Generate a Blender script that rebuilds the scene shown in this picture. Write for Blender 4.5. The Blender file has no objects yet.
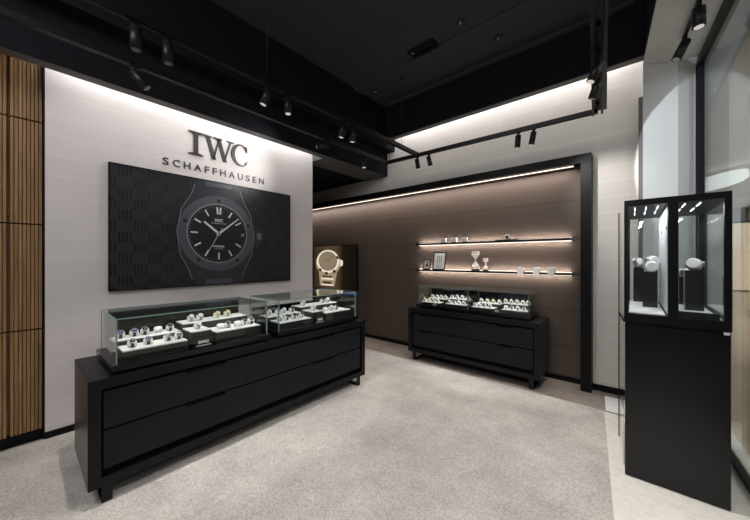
import bpy, bmesh, math, random
from mathutils import Vector, Matrix, Euler
R = math.radians
C = bpy.context.scene.collection
random.seed(7)

def lin(c):
    return tuple((v/255/12.92 if v/255 <= .04045 else ((v/255+.055)/1.055)**2.4) for v in c)

# ------------------------------------------------------------------ materials
def new_mat(name):
    m = bpy.data.materials.new(name); m.use_nodes = True
    nt = m.node_tree; nt.nodes.clear()
    o = nt.nodes.new('ShaderNodeOutputMaterial')
    return m, nt, o
def N(nt, kind, **kw):
    n = nt.nodes.new(kind)
    for k, v in kw.items():
        if k in n.inputs.keys(): n.inputs[k].default_value = v
        else: setattr(n, k, v)
    return n
def mat(name, col, rough=.5, metal=0., spec=.5, noise=0., nscale=30., bump=0., bscale=200., coat=0.):
    m, nt, o = new_mat(name)
    p = N(nt, 'ShaderNodeBsdfPrincipled')
    c = lin(col)
    p.inputs['Roughness'].default_value = rough
    p.inputs['Metallic'].default_value = metal
    p.inputs['Specular IOR Level'].default_value = spec
    p.inputs['Coat Weight'].default_value = coat
    p.inputs['Coat Roughness'].default_value = .08
    tc = N(nt, 'ShaderNodeNewGeometry')
    n = N(nt, 'ShaderNodeTexNoise'); n.inputs['Scale'].default_value = nscale; n.inputs['Detail'].default_value = 5
    nt.links.new(tc.outputs['Position'], n.inputs['Vector'])
    mx = N(nt, 'ShaderNodeMix', data_type='RGBA')
    mx.inputs[6].default_value = (*[v*(1-noise) for v in c], 1); mx.inputs[7].default_value = (*[min(1, v*(1+noise)) for v in c], 1)
    nt.links.new(n.outputs['Fac'], mx.inputs[0]); nt.links.new(mx.outputs[2], p.inputs['Base Color'])
    if bump:
        n2 = N(nt, 'ShaderNodeTexNoise'); n2.inputs['Scale'].default_value = bscale; n2.inputs['Detail'].default_value = 3
        nt.links.new(tc.outputs['Position'], n2.inputs['Vector'])
        b = N(nt, 'ShaderNodeBump'); b.inputs['Strength'].default_value = bump; b.inputs['Distance'].default_value = .002
        nt.links.new(n2.outputs['Fac'], b.inputs['Height']); nt.links.new(b.outputs[0], p.inputs['Normal'])
    nt.links.new(p.outputs[0], o.inputs[0])
    return m
def emit(name, col, s):
    m, nt, o = new_mat(name)
    e = N(nt, 'ShaderNodeEmission'); e.inputs[0].default_value = (*lin(col), 1); e.inputs[1].default_value = s
    nt.links.new(e.outputs[0], o.inputs[0]); return m
def glass(name, tint=(.96, .978, .972), ior=1.5, rough=0.):
    m, nt, o = new_mat(name)
    t = N(nt, 'ShaderNodeBsdfTransparent'); t.inputs[0].default_value = (*tint, 1)
    g = N(nt, 'ShaderNodeBsdfGlossy'); g.inputs['Roughness'].default_value = rough; g.inputs[0].default_value = (1, 1, 1, 1)
    f = N(nt, 'ShaderNodeFresnel'); gm = N(nt, 'ShaderNodeNewGeometry'); mr = N(nt, 'ShaderNodeMapRange')
    mr.inputs[3].default_value = ior; mr.inputs[4].default_value = 1/ior      # same reflectance on both faces of the pane
    nt.links.new(gm.outputs['Backfacing'], mr.inputs[0]); nt.links.new(mr.outputs[0], f.inputs[0])
    x = N(nt, 'ShaderNodeMixShader')
    nt.links.new(f.outputs[0], x.inputs[0]); nt.links.new(t.outputs[0], x.inputs[1]); nt.links.new(g.outputs[0], x.inputs[2])
    nt.links.new(x.outputs[0], o.inputs[0]); return m
def bricks(name, col, seam, ax, bw, bh, ou, ov, offset, mortar, rough=.5, bump=.3, noise=.03, spec=.5):
    """wall cladding: rectangular panels with thin joints; ax = world axis that runs along the wall"""
    m, nt, o = new_mat(name)
    p = N(nt, 'ShaderNodeBsdfPrincipled'); p.inputs['Roughness'].default_value = rough
    p.inputs['Specular IOR Level'].default_value = spec
    g = N(nt, 'ShaderNodeNewGeometry'); s = N(nt, 'ShaderNodeSeparateXYZ'); cb = N(nt, 'ShaderNodeCombineXYZ')
    nt.links.new(g.outputs['Position'], s.inputs[0])
    def off(src, d):
        a = N(nt, 'ShaderNodeMath', operation='ADD'); a.inputs[1].default_value = d
        nt.links.new(src, a.inputs[0]); return a.outputs[0]
    nt.links.new(off(s.outputs[ax], ou), cb.inputs[0]); nt.links.new(off(s.outputs['Z'], ov), cb.inputs[1])
    b = N(nt, 'ShaderNodeTexBrick'); b.offset = offset; b.squash = 1
    b.inputs['Scale'].default_value = 1; b.inputs['Mortar Size'].default_value = mortar; b.inputs['Mortar Smooth'].default_value = .3
    b.inputs['Bias'].default_value = 0; b.inputs['Brick Width'].default_value = bw; b.inputs['Row Height'].default_value = bh
    c = lin(col)
    b.inputs['Color1'].default_value = (*[v*(1-noise) for v in c], 1); b.inputs['Color2'].default_value = (*[v*(1+noise) for v in c], 1)
    b.inputs['Mortar'].default_value = (*lin(seam), 1)
    nt.links.new(cb.outputs[0], b.inputs['Vector'])
    n = N(nt, 'ShaderNodeTexNoise'); n.inputs['Scale'].default_value = 3.; n.inputs['Detail'].default_value = 6
    nt.links.new(g.outputs['Position'], n.inputs['Vector'])
    mx = N(nt, 'ShaderNodeMix', data_type='RGBA', blend_type='MULTIPLY'); mx.inputs[0].default_value = .25
    nt.links.new(b.outputs['Color'], mx.inputs[6]); nt.links.new(n.outputs['Fac'], mx.inputs[7])
    cr = N(nt, 'ShaderNodeValToRGB'); cr.color_ramp.elements[0].position = .3; cr.color_ramp.elements[1].position = .7
    cr.color_ramp.elements[0].color = (.8, .8, .8, 1)
    nt.links.new(n.outputs['Fac'], cr.inputs[0]); nt.links.new(cr.outputs[0], mx.inputs[7])
    nt.links.new(mx.outputs[2], p.inputs['Base Color'])
    bp = N(nt, 'ShaderNodeBump'); bp.invert = True; bp.inputs['Strength'].default_value = bump; bp.inputs['Distance'].default_value = .003
    nt.links.new(b.outputs['Fac'], bp.inputs['Height']); nt.links.new(bp.outputs[0], p.inputs['Normal'])
    nt.links.new(p.outputs[0], o.inputs[0]); return m
def speckle(name, c1, c2, c3, rough, big=1.6, fine=60., spec=.3, bump=.2):
    m, nt, o = new_mat(name)
    p = N(nt, 'ShaderNodeBsdfPrincipled'); p.inputs['Roughness'].default_value = rough; p.inputs['Specular IOR Level'].default_value = spec
    g = N(nt, 'ShaderNodeNewGeometry')
    a = N(nt, 'ShaderNodeTexNoise'); a.inputs['Scale'].default_value = big; a.inputs['Detail'].default_value = 8; a.inputs['Roughness'].default_value = .65
    f = N(nt, 'ShaderNodeTexNoise'); f.inputs['Scale'].default_value = fine; f.inputs['Detail'].default_value = 4; f.inputs['Roughness'].default_value = .7
    for n in (a, f): nt.links.new(g.outputs['Position'], n.inputs['Vector'])
    r1 = N(nt, 'ShaderNodeValToRGB'); e = r1.color_ramp.elements
    e[0].position = .35; e[0].color = (*lin(c1), 1); e[1].position = .65; e[1].color = (*lin(c2), 1)
    nt.links.new(a.outputs['Fac'], r1.inputs[0])
    r2 = N(nt, 'ShaderNodeValToRGB'); e = r2.color_ramp.elements
    e[0].position = .38; e[0].color = (*lin(c3), 1); e[1].position = .6; e[1].color = (1, 1, 1, 1)
    nt.links.new(f.outputs['Fac'], r2.inputs[0])
    mx = N(nt, 'ShaderNodeMix', data_type='RGBA', blend_type='MULTIPLY'); mx.inputs[0].default_value = .7
    nt.links.new(r1.outputs[0], mx.inputs[6]); nt.links.new(r2.outputs[0], mx.inputs[7])
    nt.links.new(mx.outputs[2], p.inputs['Base Color'])
    b = N(nt, 'ShaderNodeBump'); b.inputs['Strength'].default_value = bump; b.inputs['Distance'].default_value = .002
    nt.links.new(f.outputs['Fac'], b.inputs['Height']); nt.links.new(b.outputs[0], p.inputs['Normal'])
    nt.links.new(p.outputs[0], o.inputs[0]); return m
def wood(name, c1, c2):
    m, nt, o = new_mat(name)
    p = N(nt, 'ShaderNodeBsdfPrincipled'); p.inputs['Roughness'].default_value = .5
    g = N(nt, 'ShaderNodeNewGeometry'); mp = N(nt, 'ShaderNodeMapping'); mp.inputs['Scale'].default_value = (40, 40, 1.6)
    nt.links.new(g.outputs['Position'], mp.inputs['Vector'])
    n = N(nt, 'ShaderNodeTexNoise'); n.inputs['Scale'].default_value = 2; n.inputs['Detail'].default_value = 7
    nt.links.new(mp.outputs[0], n.inputs['Vector'])
    r = N(nt, 'ShaderNodeValToRGB'); e = r.color_ramp.elements
    e[0].position = .3; e[0].color = (*lin(c1), 1); e[1].position = .7; e[1].color = (*lin(c2), 1)
    nt.links.new(n.outputs['Fac'], r.inputs[0]); nt.links.new(r.outputs[0], p.inputs['Base Color'])
    nt.links.new(p.outputs[0], o.inputs[0]); return m
def weave(name):
    """basket weave relief of the poster: blocks of long ribs alternating with blocks of short studs"""
    m, nt, o = new_mat(name)
    p = N(nt, 'ShaderNodeBsdfPrincipled'); p.inputs['Roughness'].default_value = .34
    g = N(nt, 'ShaderNodeNewGeometry'); s = N(nt, 'ShaderNodeSeparateXYZ'); nt.links.new(g.outputs['Position'], s.inputs[0])
    def M(op, a, b=None, c=None):
        n = N(nt, 'ShaderNodeMath', operation=op)
        for i, v in enumerate((a, b, c)):
            if v is None: continue
            if isinstance(v, (int, float)): n.inputs[i].default_value = v
            else: nt.links.new(v, n.inputs[i])
        return n.outputs[0]
    y, z = s.outputs['Y'], s.outputs['Z']
    BW, BH = .118, .104
    cell = M('ADD', M('FLOOR', M('DIVIDE', y, BW)), M('FLOOR', M('DIVIDE', z, BH)))
    par = M('GREATER_THAN', M('PINGPONG', cell, 1.), .5)
    lines = M('SINE', M('MULTIPLY', z, 2*math.pi/(BH/5)))          # horizontal ribs
    studs = M('SINE', M('MULTIPLY', y, 2*math.pi/(BW/4)))
    h1 = M('GREATER_THAN', lines, -.35)
    h2 = M('MULTIPLY', h1, M('GREATER_THAN', studs, -.1))
    h = M('ADD', M('MULTIPLY', h1, M('SUBTRACT', 1., par)), M('MULTIPLY', h2, par))
    r = N(nt, 'ShaderNodeMix', data_type='RGBA')
    r.inputs[6].default_value = (*lin((5, 5, 8)), 1); r.inputs[7].default_value = (*lin((40, 41, 50)), 1)
    nt.links.new(h, r.inputs[0]); nt.links.new(r.outputs[2], p.inputs['Base Color'])
    b = N(nt, 'ShaderNodeBump'); b.inputs['Strength'].default_value = .5; b.inputs['Distance'].default_value = .002
    nt.links.new(h, b.inputs['Height']); nt.links.new(b.outputs[0], p.inputs['Normal'])
    nt.links.new(p.outputs[0], o.inputs[0]); return m
def screen_mat(name):
    m, nt, o = new_mat(name)
    g = N(nt, 'ShaderNodeNewGeometry'); s = N(nt, 'ShaderNodeSeparateXYZ'); nt.links.new(g.outputs['Position'], s.inputs[0])
    mr = N(nt, 'ShaderNodeMapRange'); mr.inputs[1].default_value = -5.5; mr.inputs[2].default_value = -4.1
    nt.links.new(s.outputs['X'], mr.inputs[0])
    r = N(nt, 'ShaderNodeValToRGB'); e = r.color_ramp.elements
    e[0].position = 0; e[0].color = (*lin((58, 46, 32)), 1); e[1].position = 1; e[1].color = (*lin((22, 18, 15)), 1)
    for q, c in ((.32, (88, 72, 52)), (.55, (84, 68, 48)), (.68, (34, 27, 20))):
        k = r.color_ramp.elements.new(q); k.color = (*lin(c), 1)
    nt.links.new(mr.outputs[0], r.inputs[0])
    em = N(nt, 'ShaderNodeEmission'); em.inputs[1].default_value = .8
    nt.links.new(r.outputs[0], em.inputs[0]); nt.links.new(em.outputs[0], o.inputs[0]); return m

M = dict(
    tile=bricks('white_wall_tile', (222, 215, 214), (232, 226, 225), 'Y', 3.2, .174, .3, -.116, .5, .004, rough=.55, bump=.08, noise=.015),
    tile_x=bricks('white_back_tile', (218, 211, 205), (232, 226, 221), 'X', 2.2, .174, .3, -.116, .5, .004, rough=.55, bump=.08, noise=.015),
    brown=bricks('brown_wall_panels', (86, 75, 67), (40, 34, 30), 'X', 8., .446, 3.905+8, .015, 0., .0035, rough=.5, bump=.6, noise=.02, spec=.35),
    gapm=mat('taupe_trim', (100, 93, 87), .7),
    plaster=mat('grey_plaster', (190, 190, 188), .85, noise=.02, nscale=4),
    plaster_col=mat('column_plaster', (188, 189, 188), .7, noise=.02, nscale=4),
    carpet=speckle('grey_carpet', (186, 181, 177), (212, 207, 202), (196, 194, 192), .92, big=2.2, fine=80, spec=.1, bump=.25),
    stone=speckle('taupe_stone', (132, 122, 115), (160, 150, 142), (215, 212, 208), .35, big=1.8, fine=25, spec=.4, bump=.02),
    cream=speckle('cream_stone', (228, 223, 216), (240, 236, 230), (240, 238, 234), .25, big=1.2, fine=20, spec=.4, bump=.02),
    white_stone=mat('white_threshold_stone', (235, 234, 232), .3, noise=.02, nscale=6),
    black=mat('black_lacquer', (10, 10, 13), .45, spec=.2, noise=.1),
    blackgloss=mat('black_gloss_lacquer', (9, 9, 12), .2, noise=.1, spec=.4),
    cabfront=mat('charcoal_drawer_front', (16, 18, 24), .5, spec=.22, noise=.06),
    cabbody=mat('black_cabinet_body', (8, 8, 12), .42, spec=.25, noise=.08),
    cabside=mat('dark_bronze_cabinet_edge', (40, 36, 35), .34, noise=.05),
    recess=mat('black_recess', (4, 4, 6), .7, spec=.2),
    ceil=mat('black_ceiling_paint', (56, 56, 60), .85, noise=.12, nscale=2, spec=.2),
    bulk=mat('blue_black_bulkhead_paint', (12, 13, 21), .8, noise=.1, nscale=2, spec=.2),
    soffit=mat('dark_grey_soffit_paint', (88, 86, 85), .6, noise=.05, nscale=3),
    track=mat('black_track_metal', (12, 12, 15), .4, spec=.3, noise=.1),
    spot=mat('black_spotlight_metal', (17, 17, 20), .45, spec=.35, noise=.1),
    lens=emit('spotlight_lens', (255, 246, 235), .6),
    lens_dim=mat('spotlight_reflector', (150, 150, 150), .3, metal=.5),
    led=emit('led_white', (255, 246, 238), 3.),
    led_warm=emit('led_warm', (255, 232, 215), 2.2),
    led_cool=emit('led_cool', (238, 244, 255), 2.6),
    wood=wood('oak_slats', (126, 94, 60), (172, 134, 92)),
    wood_gap=mat('slat_gap', (44, 31, 20), .8),
    weave=weave('poster_basket_weave'),
    pic_case=mat('printed_dark_steel', (50, 51, 58), .35, metal=.2, noise=.2, nscale=5),
    pic_bezel=mat('printed_bezel', (84, 86, 95), .3, metal=.2, noise=.15, nscale=4),
    pic_edge=mat('printed_bright_edge', (140, 142, 150), .3, metal=.2),
    pic_dial=mat('printed_black_dial', (13, 13, 16), .4, noise=.4, nscale=80),
    pic_white=mat('printed_pale_marks', (214, 214, 216), .5),
    pic_black=mat('printed_black', (7, 7, 9), .4),
    letter=mat('dark_grey_letter_metal', (58, 57, 58), .45, noise=.05),
    glass=glass('clear_case_glass'),
    glass_store=glass('storefront_glass', (.90, .93, .92), 1.52),
    glass_edge=mat('green_glass_edge', (104, 132, 128), .15, noise=.1, spec=.8),
    glass_edge_dk=mat('dark_glass_edge', (84, 100, 100), .15, noise=.1, spec=.8),
    pad=mat('white_leather_pad', (236, 236, 236), .6),
    cushion=mat('white_cushion', (240, 239, 237), .65),
    traym=mat('black_tray', (25, 26, 27), .35),
    steel=mat('brushed_steel', (178, 180, 184), .28, metal=.9, noise=.08, nscale=60),
    strap_black=mat('black_strap', (20, 20, 24), .6),
    strap_blue=mat('blue_strap', (34, 40, 74), .55),
    strap_gold=mat('gold_bracelet', (196, 180, 130), .35, metal=.7),
    strap_steel=mat('steel_bracelet', (150, 152, 158), .3, metal=.8),
    dial_blue=mat('blue_watch_dial', (36, 46, 92), .25),
    dial_black=mat('black_watch_dial', (16, 17, 22), .25),
    dial_white=mat('white_watch_dial', (225, 225, 222), .3),
    dial_cream=mat('cream_watch_dial', (205, 195, 150), .3),
    plate=mat('black_name_plate', (9, 9, 10), .3),
    text_white=mat('white_lettering', (240, 240, 240), .5),
    gold_scr=emit('screen_gold', (190, 168, 136), .7),
    gold_hi=emit('screen_pale_gold', (250, 238, 216), .85),
    gold_dk=emit('screen_dark_gold', (70, 54, 36), .8),
    gold_dial=emit('screen_beige_dial', (160, 144, 118), .7),
    screen=screen_mat('screen_picture'),
    blue=mat('blue_reflection_board', (62, 104, 196), .4, noise=.05),
    blue_marks=mat('pale_blue_reflected_marks', (150, 175, 225), .5),
    paper=mat('pale_paper', (205, 206, 204), .6, noise=.05, nscale=40),
    ink=mat('dark_ink', (60, 60, 64), .6),
    white_block=mat('white_block', (236, 230, 224), .5),
    hourglass=mat('frosted_hourglass', (238, 230, 222), .2, spec=.8),
    sand=mat('white_sand', (245, 240, 232), .8, bump=.5),
    darkwood=mat('dark_turned_wood', (52, 38, 32), .4),
    white_panel=mat('white_panel', (225, 228, 234), .5),
    mall_floor=speckle('mall_marble', (190, 172, 148), (206, 190, 168), (240, 236, 230), .12, big=.5, fine=4, spec=.5, bump=0.),
    mall_wall=mat('mall_beige_wall', (150, 128, 104), .6, noise=.05, nscale=1),
    mall_ceil=mat('mall_ceiling_paint', (178, 172, 162), .85, noise=.03, nscale=1),
    mall_lit=emit('warm_lit_panel', (244, 216, 188), .95),
    mall_lamp=emit('mall_ceiling_lamp', (250, 252, 248), 1.1),
)

# ------------------------------------------------------------------ mesh builder
class MB:
    def __init__(s): s.bm = bmesh.new()
    def _tag(s, faces, mi):
        for f in faces: f.material_index = mi
    def box(s, x0, x1, y0, y1, z0, z1, mi=0, bev=0., mx=None):
        vs = [s.bm.verts.new(Vector((x, y, z))) for x in (x0, x1) for y in (y0, y1) for z in (z0, z1)]
        q = [(0, 1, 3, 2), (4, 6, 7, 5), (0, 4, 5, 1), (2, 3, 7, 6), (0, 2, 6, 4), (1, 5, 7, 3)]
        fs = [s.bm.faces.new([vs[i] for i in f]) for f in q]
        s._tag(fs, mi)
        if bev:
            es = list({e for f in fs for e in f.edges})
            r = bmesh.ops.bevel(s.bm, geom=es, offset=bev, segments=2, affect='EDGES', profile=.6)
            vs = list({v for f in r['faces'] for v in f.verts} | {v for v in vs if v.is_valid})
            s._tag([f for f in r['faces']], mi)
        if mx is not None: bmesh.ops.transform(s.bm, matrix=mx, verts=vs)
        return s
    def cyl(s, p0, p1, r0, r1=None, seg=20, mi=0, caps=True, bev=0.):
        p0, p1 = Vector(p0), Vector(p1); r1 = r0 if r1 is None else r1
        d = (p1-p0).normalized(); a = d.orthogonal().normalized(); b = d.cross(a)
        A = [s.bm.verts.new(p0+(a*math.cos(t)+b*math.sin(t))*r0) for t in [2*math.pi*i/seg for i in range(seg)]]
        B = [s.bm.verts.new(p1+(a*math.cos(t)+b*math.sin(t))*r1) for t in [2*math.pi*i/seg for i in range(seg)]]
        for i in range(seg):
            f = s.bm.faces.new((A[i], A[(i+1) % seg], B[(i+1) % seg], B[i])); f.material_index = mi; f.smooth = True
        if caps:
            f = s.bm.faces.new(A[::-1]); f.material_index = mi
            f = s.bm.faces.new(B); f.material_index = mi
        return s
    def lathe(s, prof, cen, axis='Z', seg=24, mi=0):
        cen = Vector(cen); rings = []
        for r, h in prof:
            ring = []
            for i in range(seg):
                t = 2*math.pi*i/seg; c, n = math.cos(t)*r, math.sin(t)*r
                v = {'Z': (c, n, h), 'Y': (c, h, n), 'X': (h, c, n)}[axis]
                ring.append(s.bm.verts.new(cen+Vector(v)))
            rings.append(ring)
        for A, B in zip(rings, rings[1:]):
            for i in range(seg):
                f = s.bm.faces.new((A[i], A[(i+1) % seg], B[(i+1) % seg], B[i])); f.material_index = mi; f.smooth = True
        f = s.bm.faces.new(rings[0][::-1]); f.material_index = mi
        f = s.bm.faces.new(rings[-1]); f.material_index = mi
        return s
    def prism(s, pts, mk, h0, h1, mi=0):
        """extrude 2d outline pts between h0 and h1, mk(u, v, h) -> xyz"""
        A = [s.bm.verts.new(mk(u, v, h0)) for u, v in pts]; B = [s.bm.verts.new(mk(u, v, h1)) for u, v in pts]
        n = len(pts); fs = [s.bm.faces.new(A[::-1]), s.bm.faces.new(B)]
        for i in range(n): fs.append(s.bm.faces.new((A[i], A[(i+1) % n], B[(i+1) % n], B[i])))
        s._tag(fs, mi); return s
    def ringband(s, mk, ro, ri, h0, h1, seg=64, mi=0, cen=(0, 0), sy=1.):
        """flat annulus extruded"""
        V = []
        for i in range(seg):
            t = 2*math.pi*i/seg; c, n = math.cos(t), math.sin(t)*sy
            V.append([s.bm.verts.new(mk(cen[0]+c*r, cen[1]+n*r, h)) for r, h in ((ro, h0), (ro, h1), (ri, h1), (ri, h0))])
        for i in range(seg):
            a, b = V[i], V[(i+1) % seg]
            for k in range(4):
                f = s.bm.faces.new((a[k], b[k], b[(k+1) % 4], a[(k+1) % 4])); f.material_index = mi
        return s
    def quad(s, pts, mi=0):
        f = s.bm.faces.new([s.bm.verts.new(p) for p in pts]); f.material_index = mi; return s
    def build(s, name, mats, parent=None, loc=None):
        bmesh.ops.recalc_face_normals(s.bm, faces=s.bm.faces)
        me = bpy.data.meshes.new(name); s.bm.to_mesh(me); s.bm.free()
        for m in (mats if isinstance(mats, (list, tuple)) else [mats]): me.materials.append(M[m])
        o = bpy.data.objects.new(name, me); C.objects.link(o)
        if parent is not None: o.parent = parent
        if loc is not None: o.location = loc
        return o
def tag(o, label=None, cat=None, group=None, kind=None):
    if label: o['label'] = label
    if cat: o['category'] = cat
    if group: o['group'] = group
    if kind: o['kind'] = kind
    return o
def thing(name, label, cat, loc=(0, 0, 0), rz=0., group=None):
    o = bpy.data.objects.new(name, None); o.empty_display_size = .1; C.objects.link(o)
    o.location = loc; o.rotation_euler = (0, 0, rz)
    return tag(o, label, cat, group)
def struct(o, label=None, cat=None): return tag(o, label, cat, kind='structure')
def copy_tree(o, loc=None, rot=None, label=None, parent=None, swap=None):
    c = o.copy(); C.objects.link(c); c.parent = parent
    if loc is not None: c.location = loc
    if rot is not None: c.rotation_euler = rot
    if label: c['label'] = label
    for ch in list(o.children): copy_tree(ch, parent=c)
    return c
def text_mesh(name, body, m, size, mk, parent=None, width=None, height=None, depth=.002, spacing=1., offset=0.):
    """flat lettering: local u,v mapped through mk(u, v, h)"""
    cu = bpy.data.curves.new(name, 'FONT'); cu.body = body; cu.size = size; cu.space_character = spacing
    cu.extrude = .5; cu.offset = offset; cu.resolution_u = 3
    t = bpy.data.objects.new(name, cu); C.objects.link(t)
    dg = bpy.context.evaluated_depsgraph_get(); dg.update()
    me = bpy.data.meshes.new_from_object(t.evaluated_get(dg))
    C.objects.unlink(t); bpy.data.objects.remove(t)
    xs = [v.co.x for v in me.vertices]; ys = [v.co.y for v in me.vertices]
    sx = width/(max(xs)-min(xs)) if width else 1; sy = height/(max(ys)-min(ys)) if height else sx
    x0, y0 = min(xs), min(ys)
    for v in me.vertices: v.co = Vector(mk((v.co.x-x0)*sx, (v.co.y-y0)*sy, (v.co.z+.5)*depth))
    me.materials.clear(); me.materials.append(M[m])
    me.name = name; o = bpy.data.objects.new(name, me); C.objects.link(o)
    if parent is not None: o.parent = parent
    return o

# ------------------------------------------------------------------ setting
XW = -3.72          # left feature wall
YB, YW = 4.37, 4.30 # brown wall plane, white back wall plane
# storefront line (slightly turned)
def sf(y): return .504-(y-4.5)*.0505           # glass line x at y
def sc(y): return .079-(y-4.163)*.0655         # edge of pale ceiling x at y
b = MB(); b.box(-8, 14, -4, 26, -.1, 0); struct(b.build('floor', 'stone'))
# pale stone right of the carpet, thin inlay
b = MB(); b.prism([(-.217, 3.73), (-.083, 2.22), (.14, -.8), (.15, -3), (sf(-3), -3), (sf(4.4), 4.4), (-.055, 4.4), (-.055, 3.73)], lambda u, v, h: (u, v, h), .0005, .003)
struct(b.build('floor_pale_inlay', 'cream'))
b = MB(); b.prism([(-.235, 4.16), (-.01, 4.16), (-.01, 3.76), (-.205, 3.76)], lambda u, v, h: (u, v, h), .0031, .006); struct(b.build('floor_threshold', 'white_stone'))
# carpet
b = MB(); b.prism([(-3.72, -4), (-3.72, 2.9), (-6.5, 2.9), (-6.5, 3.77), (-.215, 3.74), (-.083, 2.22), (.14, -.8), (.2, -4)], lambda u, v, h: (u, v, h), .0, .008)
struct(b.build('floor_carpet', 'carpet'))
# mall floor beyond the glass
b = MB(); b.prism([(sf(-2)+.10, -2), (14, -2), (14, 26), (sf(5)+.10, 26), (sf(5)+.10, 5)], lambda u, v, h: (u, v, h), .0, .005)
struct(b.build('floor_mall', 'mall_floor'))

b = MB(); b.box(XW-.2, XW, .14, 2.9, 0, 3.4); struct(b.build('wall_left', 'tile'))
b = MB(); b.box(XW, XW+.012, .14, 2.9, 0, .062); struct(b.build('baseboard_left', 'black'))
b = MB(); b.box(-7, -.2, YB, YB+.2, 0, 2.75); struct(b.build('wall_back_brown', 'brown'))
b = MB(); b.box(-7, .30, YW, YW+.3, 2.72, 4.3); b.box(-.352, .30, YW, YW+.068, 0, 2.72)
struct(b.build('wall_back_white', 'tile_x'))
b = MB(); b.box(-7, -.47, YB-.014, YB, 0, .06); struct(b.build('baseboard_back_brown', 'black'))
b = MB(); b.box(-.352, .06, YW-.014, YW, .0, .07); struct(b.build('baseboard_back_white', 'black'))
b = MB(); b.box(-7.1, -7, 2.6, 4.6, 0, 4.3); b.box(-7, -3.92, 2.5, 2.6, 0, 4.3); struct(b.build('wall_far_left', 'brown'))
# dark frame round the brown bay
t = thing('bay_frame', 'broad black frame around the brown shelf bay', 'frame', (-2, 4.2, 0)); struct(t)
o = (2, -4.2, 0)
b = MB(); b.box(-7, -.354, 4.15, YB, 2.60, 2.70, bev=.002); b.build('frame_top', 'black', t, o)
b = MB(); b.box(-.456, -.354, 4.15, YB, 0, 2.60, bev=.002); b.build('frame_post', 'black', t, o)
b = MB(); b.box(-7, -.456, 4.24, YB, 2.59, 2.60); b.build('frame_lip', 'black', t, o)
b = MB(); b.box(-7, -.53, 4.215, 4.222, 2.586, 2.596); b.build('led_strip', 'led_warm', t, o)

# wood slat wall
wr = thing('wall_left_wood', None, None, (-3.8, -.5, 0)); del_keys = None
struct(wr); wo = (3.8, .5, 0)
b = MB(); b.box(-4.0, -3.80, -2.2, .14, 0, 3.4); b.build('backing', 'wood_gap', wr, wo)
b = MB(); b.box(-3.8, -3.768, -2.2, .14, 0, .082); b.build('baseboard', 'black', wr, wo)
b = MB(); b.box(-3.8, -3.72, .128, .14, 0, 3.4); b.build('edge_trim', 'black', wr, wo)
rows = [(.088, .915), (.927, 1.783), (1.795, 2.635), (2.647, 3.3)]
for (z0, z1) in rows:
    for (y0, y1) in [(-1.6, -.83), (-.825, -.052), (-.047, .126)]:
        b = MB(); y = y0
        b.box(-3.8, -3.799, y0, y1, z0, z1)
        while y+.018 <= y1:
            b.box(-3.799, -3.768, y+.0015, y+.0185, z0, z1); y += .0218
        b.build('slat_panel', 'wood', wr, wo)

# ceilings
b = MB(); b.box(-3.3, 1.2, -4, 4.12, 4.08, 4.2); struct(b.build('ceiling', 'ceil'))
b = MB(); b.box(-3.3, -.1, 3.28, 3.46, 4.05, 4.08); b.box(-3.1, 0, 3.95, 4.02, 4.05, 4.08); struct(b.build('ceiling_rib', 'ceil'))
b = MB(); b.box(-3.5, -3.2, -4, 4.3, 3.4, 4.2); struct(b.build('wall_bulkhead_left', 'bulk'))
b = MB(); b.box(-3.48, -3.37, -4, 2.9, 2.99, 3.4); b.box(-3.86, -3.37, 2.9, 4.3, 2.99, 3.4); b.box(-3.9, -3.48, -4, 2.9, 3.36, 3.4)
struct(b.build('ceiling_soffit_left', ['soffit']))
b = MB(); b.box(-3.369, -3.362, -4, 4.3, 2.992, 3.4); struct(b.build('trim_soffit_face', 'bulk'))
b = MB(); b.box(-7, -3.86, 2.6, 4.3, 3.0, 3.1); struct(b.build('ceiling_side', 'bulk'))
b = MB(); b.box(-3.2, .085, 4.04, 4.10, 3.53, 4.2); struct(b.build('wall_bulkhead_back', 'bulk'))
b = MB(); b.box(-3.2, .085, 4.03, 4.11, 3.518, 3.532); struct(b.build('trim_bulkhead_edge', 'soffit'))
b = MB(); b.box(-3.5, .1, 4.10, 4.3, 3.85, 3.9); struct(b.build('ceiling_cove', 'soffit'))
# right bulkhead face and pale ceiling
b = MB(); b.prism([(sc(4.163), 4.163), (sc(-3), -3), (sc(-3)+.03, -3), (sc(4.163)+.03, 4.163)], lambda u, v, h: (u, v, h), 3.53, 4.2); struct(b.build('wall_bulkhead_right', 'bulk'))
b = MB(); b.prism([(sc(4.163), 4.163), (sc(-3), -3), (sf(-3), -3), (sf(4.35), 4.35)], lambda u, v, h: (u, v, h), 3.5, 3.53); struct(b.build('ceiling_pale', 'plaster'))
# column: splayed pale face right of the white wall
b = MB(); b.prism([(.079, 4.163), (.345, 4.283), (.47, 4.44), (.50, 4.46), (.50, 4.7), (.079, 4.7)], lambda u, v, h: (u, v, h), 0, 3.6); struct(b.build('wall_column', 'plaster_col'))
b = MB(); b.box(.045, .079, 4.22, 4.3, 0, 3.2); struct(b.build('trim_column_shadow_gap', 'gapm'))

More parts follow.
